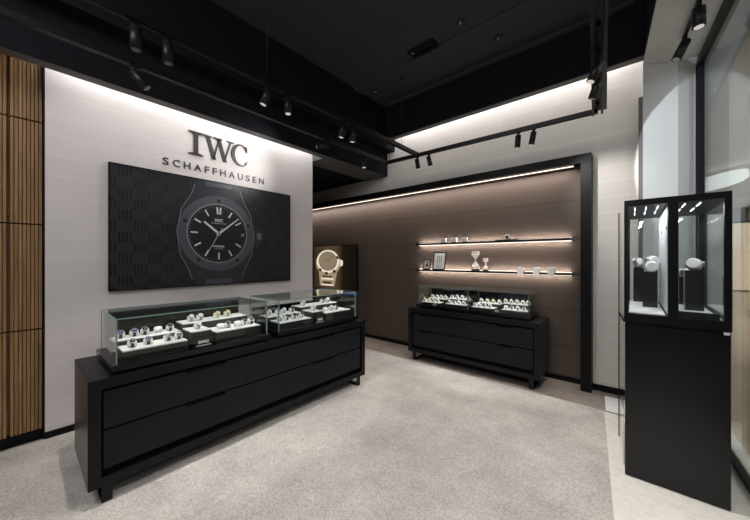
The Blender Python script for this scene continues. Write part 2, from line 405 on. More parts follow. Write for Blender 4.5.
# storefront glass
sw = thing('window_storefront', None, None, (sf(2), 2, 0)); struct(sw)
def L(u, v, z): return (u-sf(2), v-2, z)
def wallstrip(mb, y0, y1, w0, w1, z0, z1, mi=0):
    mb.prism([(sf(y0)+w0, y0), (sf(y1)+w0, y1), (sf(y1)+w1, y1), (sf(y0)+w1, y0)], lambda u, v, h: L(u, v, h), z0, z1, mi)
b = MB(); wallstrip(b, -3, 4.42, .0, .012, .06, 3.5); b.build('glass_pane', 'glass_store', sw)
b = MB(); wallstrip(b, -3, 4.42, -.02, .05, 3.42, 3.5); b.build('head_beam', 'black', sw)
b = MB(); wallstrip(b, 4.36, 4.43, -.025, .03, .0, 3.45); b.build('mullion', 'bulk', sw)
b = MB(); wallstrip(b, -3, 4.42, -.012, .022, .003, .062); b.build('floor_channel', 'black', sw)
b = MB(); wallstrip(b, -3, 4.42, .022, .10, .003, .05); b.build('stone_kerb', 'white_stone', sw)

# the mall seen through the glass
b = MB(); b.box(1, 14, 22, 22.2, 0, 5); struct(b.build('wall_mall_far', 'mall_wall'))
b = MB(); b.box(13.8, 14, -2, 22, 0, 5); struct(b.build('wall_mall_side', 'mall_wall'))
b = MB(); b.box(sf(-3)+.06, 14, -3, 26, 3.9, 4.0); struct(b.build('ceiling_mall', 'mall_ceil'))
b = MB(); b.prism([(3.4+2.2*math.cos(a), 14+2.6*math.sin(a)) for a in [2*math.pi*i/48 for i in range(48)]], lambda u, v, h: (u, v, h), 3.7, 3.9); struct(b.build('ceiling_mall_ring', 'mall_wall'))
t = thing('lit_wall_panel', 'warm glowing panel on the far mall wall beyond the glass', 'light panel', (4.6, 21.95, 0))
b = MB(); b.box(-1.0, 3.2, 0, .05, .06, 3.2); b.build('light_face', 'mall_lit', t)
b = MB(); b.box(-1.1, 3.3, -.02, .05, 3.2, 3.3); b.box(-1.1, -1.0, -.02, .05, .0, 3.2); b.build('dark_surround', 'black', t)
b = MB(); b.prism([(1.25, 12.9), (1.45, 12.2), (1.70, 11.75), (1.88, 11.55), (2.05, 11.48), (2.17, 11.62), (2.25, 12.0), (2.25, 12.6), (2.1, 13.2), (1.86, 13.7), (1.62, 14.0), (1.4, 13.6)], lambda u, v, h: (u, v, h), 3.6, 3.72)
tag(b.build('mall_ceiling_light', 'mall_lamp'), 'bright white oval ceiling light in the mall, seen above the tall showcase', 'ceiling light')
b = MB(); b.box(1.9, 2.0, 12.1, 12.2, 3.72, 3.9); b.box(0, 0, 0, 0, 0, 0) if False else None
b.build('hanger', 'black', bpy.data.objects['mall_ceiling_light'])

# ------------------------------------------------------------------ wall lettering
WX = XW+.002
def wl(y0, z0): return lambda u, v, h: (XW+.001+h*1., y0+u, z0+v)
sign = thing('wall_lettering', 'large dark serif capitals IWC mounted high on the white wall', 'sign', (XW, 1.53, 2.66))
def SL(u, v, h): return (h, u-1.53, v-2.66)
z0, z1 = 2.662, 2.923
# I
b = MB(); y = 1.205; d = .012
b.prism([(y, z0), (y+.15, z0), (y+.15, z0+.012), (y+.098, z0+.028), (y+.098, z1-.028), (y+.15, z1-.012), (y+.15, z1), (y, z1), (y, z1-.012), (y+.052, z1-.028), (y+.052, z0+.028), (y, z0+.012)], SL, 0, d)
b.build('letter', 'letter', sign)
# W
b = MB(); y = 1.352
def stroke(b, p, q, w):  # slanted stroke with horizontal ends
    b.prism([(p[0]-w/2, p[1]), (p[0]+w/2, p[1]), (q[0]+w/2, q[1]), (q[0]-w/2, q[1])], SL, 0, d)
zt = z1-.006
stroke(b, (y+.048, zt), (y+.120, z0), .044); stroke(b, (y+.112, z0), (y+.178, zt), .018)
stroke(b, (y+.170, zt), (y+.243, z0), .044); stroke(b, (y+.236, z0), (y+.310, zt), .018)
for c, w in ((y+.046, .10), (y+.162, .10), (y+.306, .09)): b.prism([(c-w/2, z1-.014), (c+w/2, z1-.014), (c+w/2, z1), (c-w/2, z1)], SL, 0, d-.002)
b.build('letter', 'letter', sign)
# C
b = MB(); cy_, cz_ = 1.785, (z0+z1)/2; out = []; inn = []
for i in range(33):
    a = R(48+i*(312-48)/32)
    out.append((cy_+.118*math.cos(a), cz_+.134*math.sin(a)))
    inn.append((cy_+.012+.084*math.cos(a)*1.0, cz_+.120*math.sin(a)))
for i in range(32): b.prism([out[i], out[i+1], inn[i+1], inn[i]], SL, 0, d)
b.prism([(1.855, cz_+.120), (1.866, cz_+.125), (1.868, cz_+.052), (1.858, cz_+.055), (1.850, cz_+.08), (1.835, cz_+.096)], SL, 0, d)
b.prism([(1.842, cz_-.100), (1.862, cz_-.085), (1.872, cz_-.060), (1.866, cz_-.058), (1.852, cz_-.078), (1.838, cz_-.088)], SL, 0, d)
b.build('letter', 'letter', sign)
sub = thing('wall_lettering', 'small dark sans capitals SCHAFFHAUSEN in a line just above the black poster', 'sign', (XW, 1.53, 2.48))
word = 'SCHAFFHAUSEN'; W = {'S': .058, 'C': .07, 'H': .066, 'A': .075, 'F': .05, 'U': .064, 'E': .052, 'N': .068}
gap = (2.098-.964-sum(W[c] for c in word))/11; y = .964
for c in word:
    text_mesh('letter', c, 'letter', .1, (lambda yy: (lambda u, v, h: (h, yy-1.53+u, .008+v)))(y), sub, width=W[c], height=.076, depth=.006, offset=.001)
    y += W[c]+gap

# ------------------------------------------------------------------ poster
PT = .03
poster = thing('wall_poster', 'large black woven-pattern poster of a dark wristwatch on the white wall', 'poster', (XW, 1.51, 1.208))
def PP(u, v, h): return (h, u-1.51, v-1.208)
b = MB(); b.prism([(.542, 1.208), (2.479, 1.208), (2.479, 2.398), (.542, 2.398)], PP, 0, PT); b.build('panel', 'weave', poster)
b = MB()
for (a0, a1, c0, c1) in ((.536, 2.485, 1.202, 1.210), (.536, 2.485, 2.396, 2.404), (.536, .544, 1.21, 2.396), (2.477, 2.485, 1.21, 2.396)):
    b.prism([(a0, c0), (a1, c0), (a1, c1), (a0, c1)], PP, 0, PT+.003)
b.build('frame', 'black', poster)
cy_, cz_ = 1.515, 1.800
h = PT
def arc(cx, cz, rx, rz, a0, a1, n=24): return [(cx+rx*math.cos(R(a0+(a1-a0)*i/n)), cz+rz*math.sin(R(a0+(a1-a0)*i/n))) for i in range(n+1)]
# bracelet
b = MB()
b.prism([(1.285, 2.25), (1.745, 2.25), (1.745, 2.394), (1.285, 2.394)], PP, h, h+.002)
pb = b.build('watch_bracelet', 'pic_case', poster)
b = MB(); b.prism([(1.265, 1.212), (1.80, 1.212), (1.80, 1.36), (1.265, 1.36)], PP, h, h+.002)
pb2 = b.build('watch_bracelet', 'pic_case', poster)
for zz, pp in ((2.355, pb), (1.245, pb2)):
    b = MB(); b.prism([(1.37, zz-.028), (1.66, zz-.028), (1.66, zz+.028), (1.37, zz+.028)], PP, h+.002, h+.004)
    b.build('centre_link', 'pic_bezel', pp)
# barrel case
b = MB()
left = [(1.262, 2.335), (1.225, 2.22), (1.13, 2.05), (1.085, 1.80), (1.12, 1.55), (1.20, 1.385), (1.235, 1.28)]
right = [(2*1.515-u, v) for u, v in left][::-1]
b.prism(left+right, PP, h, h+.004); b.build('watch_case', 'pic_case', poster)
for side in (left, [(2*1.515-u, v) for u, v in left]):
    b = MB()
    for p, q in zip(side, side[1:]):
        b.prism([(p[0]-.003, p[1]), (p[0]+.003, p[1]), (q[0]+.003, q[1]), (q[0]-.003, q[1])], PP, h+.004, h+.005)
    b.build('case_edge', 'pic_edge', bpy.data.objects['watch_case'])
# crown and guards
b = MB(); b.prism([(1.92, 1.90), (2.0, 1.93), (2.045, 1.86), (2.06, 1.79), (2.045, 1.72), (2.0, 1.64), (1.92, 1.67)], PP, h, h+.003)
b.build('crown_guard', 'pic_case', poster)
b = MB(); b.prism([(1.985, 1.755), (2.05, 1.745), (2.05, 1.845), (1.985, 1.835)], PP, h+.003, h+.006)
for k in range(5): b.prism([(1.99, 1.760+k*.017), (2.045, 1.760+k*.017), (2.045, 1.766+k*.017), (1.99, 1.766+k*.017)], PP, h+.006, h+.007, 1)
b.build('crown', ['pic_bezel', 'pic_edge'], poster)
# bezel
b = MB(); b.ringband(PP, .422, .330, h+.004, h+.007, cen=(cy_, cz_), sy=1.03); bz = b.build('bezel', 'pic_bezel', poster)
b = MB(); b.ringband(PP, .338, .326, h+.007, h+.0085, cen=(cy_, cz_), sy=1.02); b.build('bezel_edge', 'pic_edge', bz)
for a in (90, 18, 162, 234, 306):
    b = MB()
    c = (cy_+.371*math.cos(R(a)), cz_+.378*math.sin(R(a)))
    b.prism([(c[0]+.021*math.cos(2*math.pi*i/14), c[1]+.021*math.sin(2*math.pi*i/14)) for i in range(14)], PP, h+.007, h+.0078)
    b.build('bezel_screw', 'pic_black', bz)
# dial
b = MB(); b.prism(arc(cy_, cz_, .328, .334, 0, 352.5, 47), PP, h+.004, h+.006); dl = b.build('dial', 'pic_dial', poster)
def bar(b, a, r0, r1, w, hh=h+.006, w2=None):
    w2 = w if w2 is None else w2
    dx, dz = math.sin(R(a)), math.cos(R(a)); px, pz = dz, -dx
    b.prism([(cy_+dx*r0+px*w/2, cz_+dz*r0+pz*w/2), (cy_+dx*r1+px*w2/2, cz_+dz*r1+pz*w2/2), (cy_+dx*r1-px*w2/2, cz_+dz*r1-pz*w2/2), (cy_+dx*r0-px*w/2, cz_+dz*r0-pz*w/2)], PP, hh, hh+.0012)
for k in range(12):
    if k == 3: continue
    b = MB()
    if k == 0:
        for s_ in (-3.6, 3.6): bar(b, s_, .225, .305, .019)
    else: bar(b, k*30, .225, .30, .017)
    b.build('hour_marker', 'pic_white', dl)
b = MB(); b.ringband(PP, .319, .304, h+.0058, h+.0066, cen=(cy_, cz_), mi=1)
for k in range(60):
    if k % 5: bar(b, k*6, .305, .316, .004, h+.0064)
b.build('minute_track', ['pic_edge', 'pic_dial'], dl)
b = MB(); b.prism([(cy_+.255, cz_-.022), (cy_+.30, cz_-.022), (cy_+.30, cz_+.022), (cy_+.255, cz_+.022)], PP, h+.006, h+.0075); b.build('date_window', 'pic_black', dl)
text_mesh('date_number', '28', 'pic_white', .1, lambda u, v, hh: PP(cy_+.260+u, cz_-.015+v, h+.0076+hh), dl, width=.036, height=.030, depth=.0006)
text_mesh('dial_lettering', 'IWC', 'pic_white', .1, lambda u, v, hh: PP(cy_-.045+u, cz_+.135+v, h+.0062+hh), dl, width=.09, height=.036, depth=.0006, offset=.003)
text_mesh('dial_lettering', 'SCHAFFHAUSEN', 'pic_white', .1, lambda u, v, hh: PP(cy_-.085+u, cz_+.112+v, h+.0062+hh), dl, width=.17, height=.012, depth=.0006)
text_mesh('dial_lettering', 'INGENIEUR', 'pic_white', .1, lambda u, v, hh: PP(cy_-.062+u, cz_-.160+v, h+.0062+hh), dl, width=.124, height=.022, depth=.0006, offset=.004)
text_mesh('dial_lettering', 'AUTOMATIC', 'pic_white', .1, lambda u, v, hh: PP(cy_-.05+u, cz_-.182+v, h+.0062+hh), dl, width=.10, height=.010, depth=.0006)
for ar in ((-52, -.02, .205, .026, h+.0075, .018), (50, -.03, .30, .022, h+.009, .012), (209, -.08, .305, .005, h+.0105)):
    b = MB(); bar(b, *ar); b.build('hand', 'pic_white', poster)
b = MB(); b.prism(arc(cy_, cz_, .018, .018, 0, 345, 23), PP, h+.0115, h+.0135); b.build('hand_boss', 'pic_edge', poster)

# ------------------------------------------------------------------ drawer cabinets
def cabinet(name, label, loc, rz, Lx, D, H, z0, pulls, group=None):
    """front faces local -y, x from 0 to Lx, y from 0 (front) to D (back)"""
    t = thing(name, label, 'cabinet', loc, rz, group)
    th = .062
    b = MB()
    b.box(0, Lx, 0, D, H-th, H, 0, bev=.002)                # top
    b.box(0, Lx, 0, D, z0, z0+.055, 0, bev=.002)            # bottom
    b.build('carcass', 'cabbody', t)
    for x in (0, Lx-th*.95):
        b = MB(); b.box(x, x+th*.95, 0, D, z0+.055, H-th, 0); b.build('side_panel', 'cabbody', t)
    for x in (-.0015, Lx-.0005):
        b = MB(); b.box(x, x+.002, .003, D-.003, z0+.003, H-.003, 0); tag(b.build('side_facing', 'cabside', t), 'dark bronze side facing')
    b = MB(); b.box(th*.95, Lx-th*.95, .05, D, z0+.055, H-th, 0); b.build('inner_box', 'recess', t)
    x0, x1 = th*.95+.012, Lx-th*.95-.012
    zb, zt = z0+.055+.045, H-th-.020; zm = (zb+zt)/2
    for (a, c) in ((zb, zm-.006), (zm+.006, zt)):
        b = MB()
        segs = []; xs = x0
        for (p0, p1) in pulls:
            b.box(xs, p0, .012, .05, c-.018, c, 0); b.box(p0, p1, .030, .05, c-.018, c-.004, 1); xs = p1
        b.box(xs, x1, .012, .05, c-.018, c, 0)
        b.box(x0, x1, .012, .05, a, c-.018, 0)
        b.build('drawer', ['cabfront', 'recess'], t)
    for x in (.065, Lx-.115):
        b = MB(); b.box(x, x+.05, .02, .032, .008, z0); b.box(x, x+.05, D-.032, D-.02, .008, z0); b.box(x, x+.05, .032, D-.032, .008, .020)
        b.build('leg', 'track', t)
    return t
CABX = -2.45
cab1 = cabinet('display_cabinet', 'long low black two-drawer cabinet in front of the white poster wall', (CABX, .264, 0), R(90), 2.43, .65, .772, .118, [(.52, .80), (1.67, 1.95)])
cab2 = cabinet('display_cabinet', 'short low black two-drawer cabinet against the brown wall under the shelves', (-2.575, 3.80, 0), 0, 1.775, .5, .776, .125, [(.22, .40), (1.3, 1.48)])

# ------------------------------------------------------------------ table-top glass cases
def case(label, loc, rz, Lx, D, z0, ht, backh, edge='glass_edge', r=.004, wide=3):
    t = thing('glass_display_case', label, 'display case', loc, rz)
    b = MB(); b.box(.004, Lx-.004, .006, D-.004, 0, .018); b.build('plinth', 'black', t)
    b = MB(); b.box(-.028 if wide & 1 else -.001, Lx+(.028 if wide & 2 else .001), -.03, D+.02, .018, .054, bev=.002); b.build('base_tray', 'blackgloss', t)
    zb = .054; g = .006
    for nm, a in (('front_pane', (0, Lx, 0, g)), ('back_pane', (0, Lx, D-g, D)), ('side_pane', (0, g, g, D-g)), ('side_pane', (Lx-g, Lx, g, D-g))):
        b = MB(); b.box(*a, zb, ht-g); b.build(nm, 'glass', t)
    b = MB(); b.box(0, Lx, 0, D, ht-g, ht); b.build('top_pane', 'glass', t)
    b = MB()
    for x in (0, Lx): b.box(x-r, x+r, -r, r, zb, ht); b.box(x-r*.6, x+r*.6, D-r, D+r, zb, ht); b.box(x-r, x+r, r, D-r, ht-r*1.2, ht+.001)
    b.box(0, Lx, -r, r, ht-r*1.6, ht+.001); b.box(0, Lx, D-r, D+r, ht-r, ht+.001)
    b.build('pane_edge', edge, t)
    if backh: b = MB(); b.box(.012, Lx-.012, D-.02, D-g-.001, zb, backh); b.build('rear_door', 'blackgloss', t)
    return t
Z1 = .772
CX = -2.51
caseA = case('left glass case of watches, with rear door, on the long cabinet', (CX, .403, Z1), R(90), 1.042, .54, 0, .346, .325)
caseB = case('right glass case of watches on the long cabinet', (CX, 1.567, Z1), R(90), 1.018, .54, 0, .346, .22)
Z2 = .776
caseC = case('left glass case on the short cabinet by the brown wall', (-2.44, 3.885, Z2), 0, .755, .37, 0, .325, .27, 'glass_edge_dk', .003, 1)
caseD = case('right glass case on the short cabinet by the brown wall', (-1.673, 3.885, Z2), 0, .738, .37, 0, .325, .27, 'glass_edge_dk', .003, 2)

def tray(case_, where, x0, x1, y0, y1, z0, z1, name='display_tray', grp=None, local=True):
    """a tray standing inside a case: own thing placed in the case's frame"""
    mw = Matrix.Translation(case_.location) @ case_.rotation_euler.to_matrix().to_4x4()
    t = thing(name, where, 'display tray', mw @ Vector(((x0+x1)/2, (y0+y1)/2, z0)), case_.rotation_euler.z)
    w, d_ = (x1-x0)/2, (y1-y0)/2
    b = MB(); b.box(-w, w, -d_, d_, 0, z1-z0-.006, bev=.001); b.build('tray_box', 'traym', t)
    b = MB(); b.box(-w+.003, w-.003, -d_+.003, d_-.003, z1-z0-.006, z1-z0+.002, bev=.001); b.build('white_pad', 'pad', t)
    return t
# watch prototypes (watch wrapped round a white cushion)
def cushion_mesh():
    b = MB(); b.lathe([(.012, -.028), (.021, -.024), (.024, -.012), (.024, .012), (.021, .024), (.012, .028)], (0, 0, .026), 'X', 16)
    o = b.build('watch_cushion', 'cushion'); return o
def watch_mesh(strap, dial, case_m='steel'):
    t = thing('wristwatch', 'x', 'watch')
    b = MB()
    n = 22                                              # strap ring round the cushion (axis x)
    mk = lambda u, v, h: (h, u, .026+v)
    b.ringband(mk, .0275, .0245, -.0095, .0095, seg=24); b.build('strap', strap, t)
    a = R(50); nrm = Vector((0, -math.cos(a), math.sin(a)))
    c = Vector((0, 0, .026))+nrm*.0255
    b = MB(); b.cyl(c, c+nrm*.009, .0205, .0195, 24); b.cyl(c+Vector((.020, 0, 0))+nrm*.004, c+Vector((.024, 0, 0))+nrm*.004, .003, .003, 8)
    b.build('watch_case', case_m, t)
    b = MB(); b.cyl(c+nrm*.009, c+nrm*.0098, .0165, .0165, 24)
    up = Vector((0, math.sin(a), math.cos(a))); rt = Vector((1, 0, 0)); e = c+nrm*.0098
    for d, l, w in ((up*.8-rt*.6, .009, .0012), (up*.6+rt*.8, .013, .0009)):
        d = d.normalized(); s_ = d.cross(nrm)*w
        b.quad([e+nrm*.0003+s_, e+nrm*.0003-s_, e+nrm*.0003-s_+d*l, e+nrm*.0003+s_+d*l], 1)
    b.build('dial', [dial, 'text_white' if dial != 'dial_white' else 'ink'], t)
    return t
cush0 = cushion_mesh(); del_list = [cush0]
tag(cush0, 'x', 'cushion', 'white watch cushions')
kinds = {'bb': watch_mesh('strap_black', 'dial_blue'), 'bk': watch_mesh('strap_black', 'dial_black'), 'bl': watch_mesh('strap_blue', 'dial_blue'),
         'gd': watch_mesh('strap_gold', 'dial_cream', 'strap_gold'), 'st': watch_mesh('strap_steel', 'dial_black'), 'wh': watch_mesh('strap_steel', 'dial_white')}
desc = {'bb': 'blue-dialled wristwatch, black strap', 'bk': 'black-dialled wristwatch, black strap', 'bl': 'blue wristwatch, blue strap',
        'gd': 'gold-coloured wristwatch', 'st': 'steel wristwatch with a dark dial', 'wh': 'steel wristwatch with a pale dial'}
ORD = ['first', 'second', 'third', 'fourth', 'fifth', 'sixth', 'seventh']
def put(case_, x, y, z, kind, label, tilt=0., s=1.):
    mw = Matrix.Translation(case_.location) @ case_.rotation_euler.to_matrix().to_4x4()
    p = mw @ Vector((x, y, z)); rz = case_.rotation_euler.z+tilt
    c = cush0.copy(); C.objects.link(c); c.location = p; c.rotation_euler = (0, 0, rz); c.scale = (s, s, s)
    c['label'] = 'white cushion under watch, ' + label
    if kind:
        w = copy_tree(kinds[kind], p, (0, 0, rz), (desc[kind]+', '+label) if label else None); w['group'] = 'wristwatches in the glass cases'; w.scale = (s, s, s)
    else: c['label'] = 'empty white cushion, ' + label
def row(case_, cname, tname, y, z, items, tilt=0., s=.96):
    for i, (x, k) in enumerate(items):
        put(case_, x, y, z, k, '%s from left, %s, %s' % (ORD[i], tname, cname), tilt+random.uniform(-.12, .12), s)
# left case on the long cabinet (front is local -y)
A = "long cabinet's left case"
tray(caseA, 'low black tray with white pad, front left in the left case on the long cabinet', .035, .42, .03, .215, .055, .122)
tray(caseA, 'raised black tray with white pad, back left in the left case on the long cabinet', .02, .44, .235, .40, .055, .155)
tray(caseA, 'tall centre block with white pad in the left case on the long cabinet', .445, .595, .05, .245, .055, .172, 'display_block')
tray(caseA, 'black tray with white pad, front right in the left case on the long cabinet', .62, 1.0, .03, .245, .055, .142)
tray(caseA, 'raised black tray with white pad, back right in the left case on the long cabinet', .46, 1.0, .275, .45, .055, .20)
row(caseA, A, 'front left tray', .11, .124, [(.10, 'bk'), (.19, 'bb'), (.31, 'bk'), (.38, 'bl')])
row(caseA, A, 'back left tray', .31, .157, [(.07, 'bb'), (.15, 'bb'), (.215, 'bk'), (.30, None), (.38, 'bk')])
row(caseA, A, 'centre block', .13, .174, [(.52, 'wh')])
row(caseA, A, 'front right tray', .12, .144, [(.69, None), (.75, 'st'), (.83, None), (.89, 'st'), (.955, 'bk')])
row(caseA, A, 'back right tray', .34, .202, [(.54, 'wh'), (.61, 'wh'), (.75, 'gd'), (.84, 'gd')])
Bn = "long cabinet's right case"
tray(caseB, 'low black tray with white pad, front left in the right case on the long cabinet', .035, .40, .03, .215, .055, .122)
tray(caseB, 'raised black tray with white pad, back left in the right case on the long cabinet', .02, .42, .235, .40, .055, .155)
tray(caseB, 'tall centre block with white pad in the right case on the long cabinet', .43, .57, .05, .245, .055, .172, 'display_block')
tray(caseB, 'black tray with white pad, front right in the right case on the long cabinet', .59, .97, .03, .245, .055, .142)
tray(caseB, 'raised black tray with white pad, back right in the right case on the long cabinet', .44, .98, .275, .45, .055, .20)
row(caseB, Bn, 'front left tray', .11, .124, [(.08, 'wh'), (.15, 'bk'), (.24, 'st'), (.33, 'st')])
row(caseB, Bn, 'back left tray', .31, .157, [(.08, 'wh'), (.18, 'st'), (.25, 'wh'), (.35, 'bk')])
row(caseB, Bn, 'centre block', .13, .174, [(.50, 'wh')])
row(caseB, Bn, 'front right tray', .12, .144, [(.66, None), (.74, 'wh'), (.82, 'bk')])
row(caseB, Bn, 'back right tray', .34, .202, [(.52, 'wh'), (.80, 'st'), (.88, 'wh')])
Cn = "short cabinet's left case"; Dn = "short cabinet's right case"
for cs, nm in ((caseC, Cn), (caseD, Dn)):
    tray(cs, 'low black tray with white pad, front left in the '+nm, .03, .33, .02, .16, .055, .095)
    tray(cs, 'black tray with white pad, front right in the '+nm, .42, .72, .02, .16, .055, .10)
    tray(cs, 'raised black tray with white pad, back left in the '+nm, .05, .36, .18, .31, .055, .135)
    tray(cs, 'raised black tray with white pad, back right in the '+nm, .38, .70, .18, .31, .055, .155)
row(caseC, Cn, 'front left tray', .08, .097, [(.06, 'gd'), (.13, 'gd'), (.20, 'wh'), (.27, 'wh')], s=.84)
row(caseC, Cn, 'front right tray', .08, .102, [(.46, 'wh'), (.53, 'st'), (.60, 'wh'), (.67, 'wh')], s=.84)
row(caseC, Cn, 'back left tray', .235, .137, [(.10, 'gd'), (.18, 'wh'), (.25, 'wh'), (.32, 'wh')], s=.84)
row(caseC, Cn, 'back right tray', .235, .157, [(.42, 'st'), (.50, 'wh'), (.58, 'wh'), (.66, 'bk')], s=.84)
row(caseD, Dn, 'front left tray', .08, .097, [(.06, 'st'), (.12, 'wh'), (.19, 'st'), (.26, 'wh')], s=.84)
row(caseD, Dn, 'front right tray', .08, .102, [(.46, None), (.53, 'st'), (.60, 'wh'), (.67, 'st')], s=.84)
row(caseD, Dn, 'back left tray', .235, .137, [(.09, 'wh'), (.17, 'gd'), (.25, 'gd'), (.33, 'wh')], s=.84)
row(caseD, Dn, 'back right tray', .235, .157, [(.41, 'gd'), (.48, 'wh'), (.55, 'wh'), (.62, 'wh'), (.68, 'wh')], s=.84)
for k in kinds.values():
    for ch in list(k.children): bpy.data.objects.remove(ch)
    bpy.data.objects.remove(k)
bpy.data.objects.remove(cush0)
# name plates
def plate(case_, label, x, y, z, w, hgt):
    mw = Matrix.Translation(case_.location) @ case_.rotation_euler.to_matrix().to_4x4()
    t = thing('name_plate', label, 'name plate', mw @ Vector((x, y, z)), case_.rotation_euler.z)
    b = MB(); b.box(-w/2, w/2, .0012, .012, 0, hgt); b.build('plate', 'plate', t)
    text_mesh('lettering', 'IWC', 'text_white', .1, lambda u, v, hh: (-w*.28+u, -hh+.0010, hgt*.42+v), t, width=w*.56, height=hgt*.38, depth=.001, offset=.006)
    text_mesh('lettering', 'SCHAFFHAUSEN', 'text_white', .1, lambda u, v, hh: (-w*.40+u, -hh+.0010, hgt*.14+v), t, width=w*.80, height=hgt*.12, depth=.001, offset=.01)
    return t
plate(caseA, 'black IWC name plate at the front of the left case on the long cabinet', .52, .008, .0545, .135, .064)
plate(caseB, 'black IWC name plate at the front of the right case on the long cabinet', .50, .008, .0545, .125, .064)
plate(caseC, 'small black IWC name plate in the left case on the short cabinet', .26, .0085, .0545, .09, .040)
plate(caseD, 'small black IWC name plate in the right case on the short cabinet', .37, .0085, .0545, .09, .040)

# ------------------------------------------------------------------ shelves and their things
SX0, SX1, SY = -2.73, -.562, 4.25
def shelf(label, z):
    t = thing('wall_shelf', label, 'shelf', ((SX0+SX1)/2, SY, z)); w = (SX1-SX0)/2
    b = MB(); b.box(-w, w, 0, YB-SY, -.028, 0, bev=.001); b.build('board', 'track', t)
    b = MB(); b.box(-w+.005, w-.005, YB-SY-.02, YB-SY-.003, 0, .008); b.build('led_strip', 'led_warm', t)
    b = MB(); b.box(-w+.005, w-.005, YB-SY-.02, YB-SY-.003, -.036, -.028); b.build('led_strip', 'led_warm', t)
    return t
ZU, ZL = 1.758, 1.335
shelf('upper thin black shelf with glowing edges on the brown wall', ZU)
shelf('lower thin black shelf with glowing edges on the brown wall', ZL)
def block(label, x, z, w, h_, d_=.06, lip=False):
    t = thing('display_block', label, 'display block', (x, SY+.005 if lip else SY+.02, z))
    b = MB(); b.box(-w/2, w/2, 0, d_, 0, h_, bev=.003); o = b.build('block_body', 'white_block', t)
    b = MB(); b.box(-w*.32, w*.32, -.004, 0.0, h_*.2, h_*.85); b.build('face_panel', 'paper', t)
    if lip: b = MB(); b.box(-w/2, w/2, -.018, -.0055, -.045, h_, bev=.002); b.build('front_lip', 'white_block', t)
    return t
for x, s in ((-2.25, 'leftmost'), (-2.075, 'middle one'), (-1.905, 'rightmost')): block('small square white block, %s of three on the upper shelf' % s, x, ZU, .078, .072)
for x, s in ((-1.118, 'leftmost'), (-.935, 'middle one'), (-.768, 'rightmost')): block('white block hooked on the edge of the lower shelf, %s of three' % s, x, ZL, .075, .062, lip=True)
# watch on low stand on the upper shelf
t = thing('watch_stand', 'pale low watch stand on the upper shelf', 'stand', (-1.30, SY+.055, ZU))
b = MB(); b.box(-.15, .13, -.035, .035, 0, .012, bev=.003); b.build('stand_base', 'darkwood', t)
b = MB(); b.lathe([(.03, -.02), (.036, -.01), (.036, .01), (.03, .02)], (0, 0, .046), 'Y', 20); b.build('cuff', 'cushion', t)
b = MB(); b.box(.09, .125, -.03, .02, .012, .032, bev=.002); b.build('tag', 'white_block', t)
t = thing('wristwatch', 'dark wristwatch on the pale stand on the upper shelf', 'watch', (-1.30, SY+.055, ZU+.046))
b = MB(); b.cyl((0, -.021, 0), (0, -.031, 0), .024, .022, 24); b.build('watch_case', 'steel', t)
b = MB(); b.cyl((0, -.031, 0), (0, -.032, 0), .018, .018, 24); b.build('dial', 'dial_black', t)
# pictures
def picture(label, x, w, hgt, y0, seed):
    t = thing('framed_picture', label, 'picture', (x, y0, ZL)); t.rotation_euler = (R(-12), 0, 0)
    f_ = .014
    b = MB(); b.box(-w/2, -w/2+f_, -.006, .006, 0, hgt); b.box(w/2-f_, w/2, -.006, .006, 0, hgt); b.box(-w/2+f_, w/2-f_, -.006, .006, 0, f_); b.box(-w/2+f_, w/2-f_, -.006, .006, hgt-f_, hgt)
    b.build('frame', 'black', t)
    b = MB(); b.box(-w/2+f_, w/2-f_, -.002, .005, f_, hgt-f_); b.build('paper', 'paper', t)
    b = MB()
    if seed: # sheet with rows of small drawings
        for r_ in range(4):
            for c_ in range(3):
                cx_, cz = -.035+c_*.034, hgt*.42+r_*.030
                b.lathe([(.010, -.0028), (.010, -.002)], (cx_, 0, cz), 'Y', 10)
        for r_ in range(3): b.box(-.05, .05, -.0028, -.002, hgt*.14+r_*.018, hgt*.14+r_*.018+.004)
    else:
        b.lathe([(.026, -.0028), (.026, -.002)], (0, 0, hgt*.42), 'Y', 20); b.box(-.014, .014, -.0028, -.002, hgt*.62, hgt*.72)
    b.build('drawing', 'ink', t)
picture('small black-framed picture, shorter of two leaning on the lower shelf', -2.55, .13, .165, SY+.035, 0)
picture('larger black-framed picture of small drawings leaning on the lower shelf', -2.335, .215, .285, SY+.038, 1)
# hourglasses
def hourglass(label, x, s, base):
    t = thing('hourglass', label, 'hourglass', (x, SY+.06, ZL)); rr = .058*s; H_ = .27*s
    if base: b = MB(); b.lathe([(rr*.7, 0), (rr*1.05, .004), (rr*.95, .018*s+.006), (rr*.5, .024*s+.008)], (0, 0, 0), 'Z', 24); b.build('base', 'darkwood', t)
    zb = .026*s
    prof = []
    for i in range(17):
        q = i/16; zz = zb+q*(H_-zb)
        w_ = abs(2*q-1); r_ = .005*s+(rr-.005*s)*(math.sin(min(1, w_*1.15)*math.pi/2)**1.5)
        if q > .93 or q < .07: r_ *= .88 if q in (0, 1) else .98
        prof.append((r_, zz))
    m1 = MB(); m1.lathe(prof, (0, 0, 0), 'Z', 24); m1.build('glass_bulb', 'glass_hg', t)
    m2 = MB(); m2.lathe([(r_*.86, zz) for r_, zz in prof[1:6]], (0, 0, 0), 'Z', 20); m2.build('sand', 'sand', t)
    m2 = MB(); m2.lathe([(r_*.8, zz) for r_, zz in prof[9:13]], (0, 0, 0), 'Z', 20); m2.build('sand', 'sand', t)
    for zz, r_ in ((H_, rr*.9), (H_*.86, rr), (zb+.004, rr*.95)):
        b = MB(); b.ringband(lambda u, v, h: (u, v, h), r_, r_*.86, zz-.004*s, zz+.004*s, seg=24); b.build('rim', 'hourglass', t)
M['glass_hg'] = mat('frosted_hourglass_glass', (240, 232, 224), .25, spec=.8)
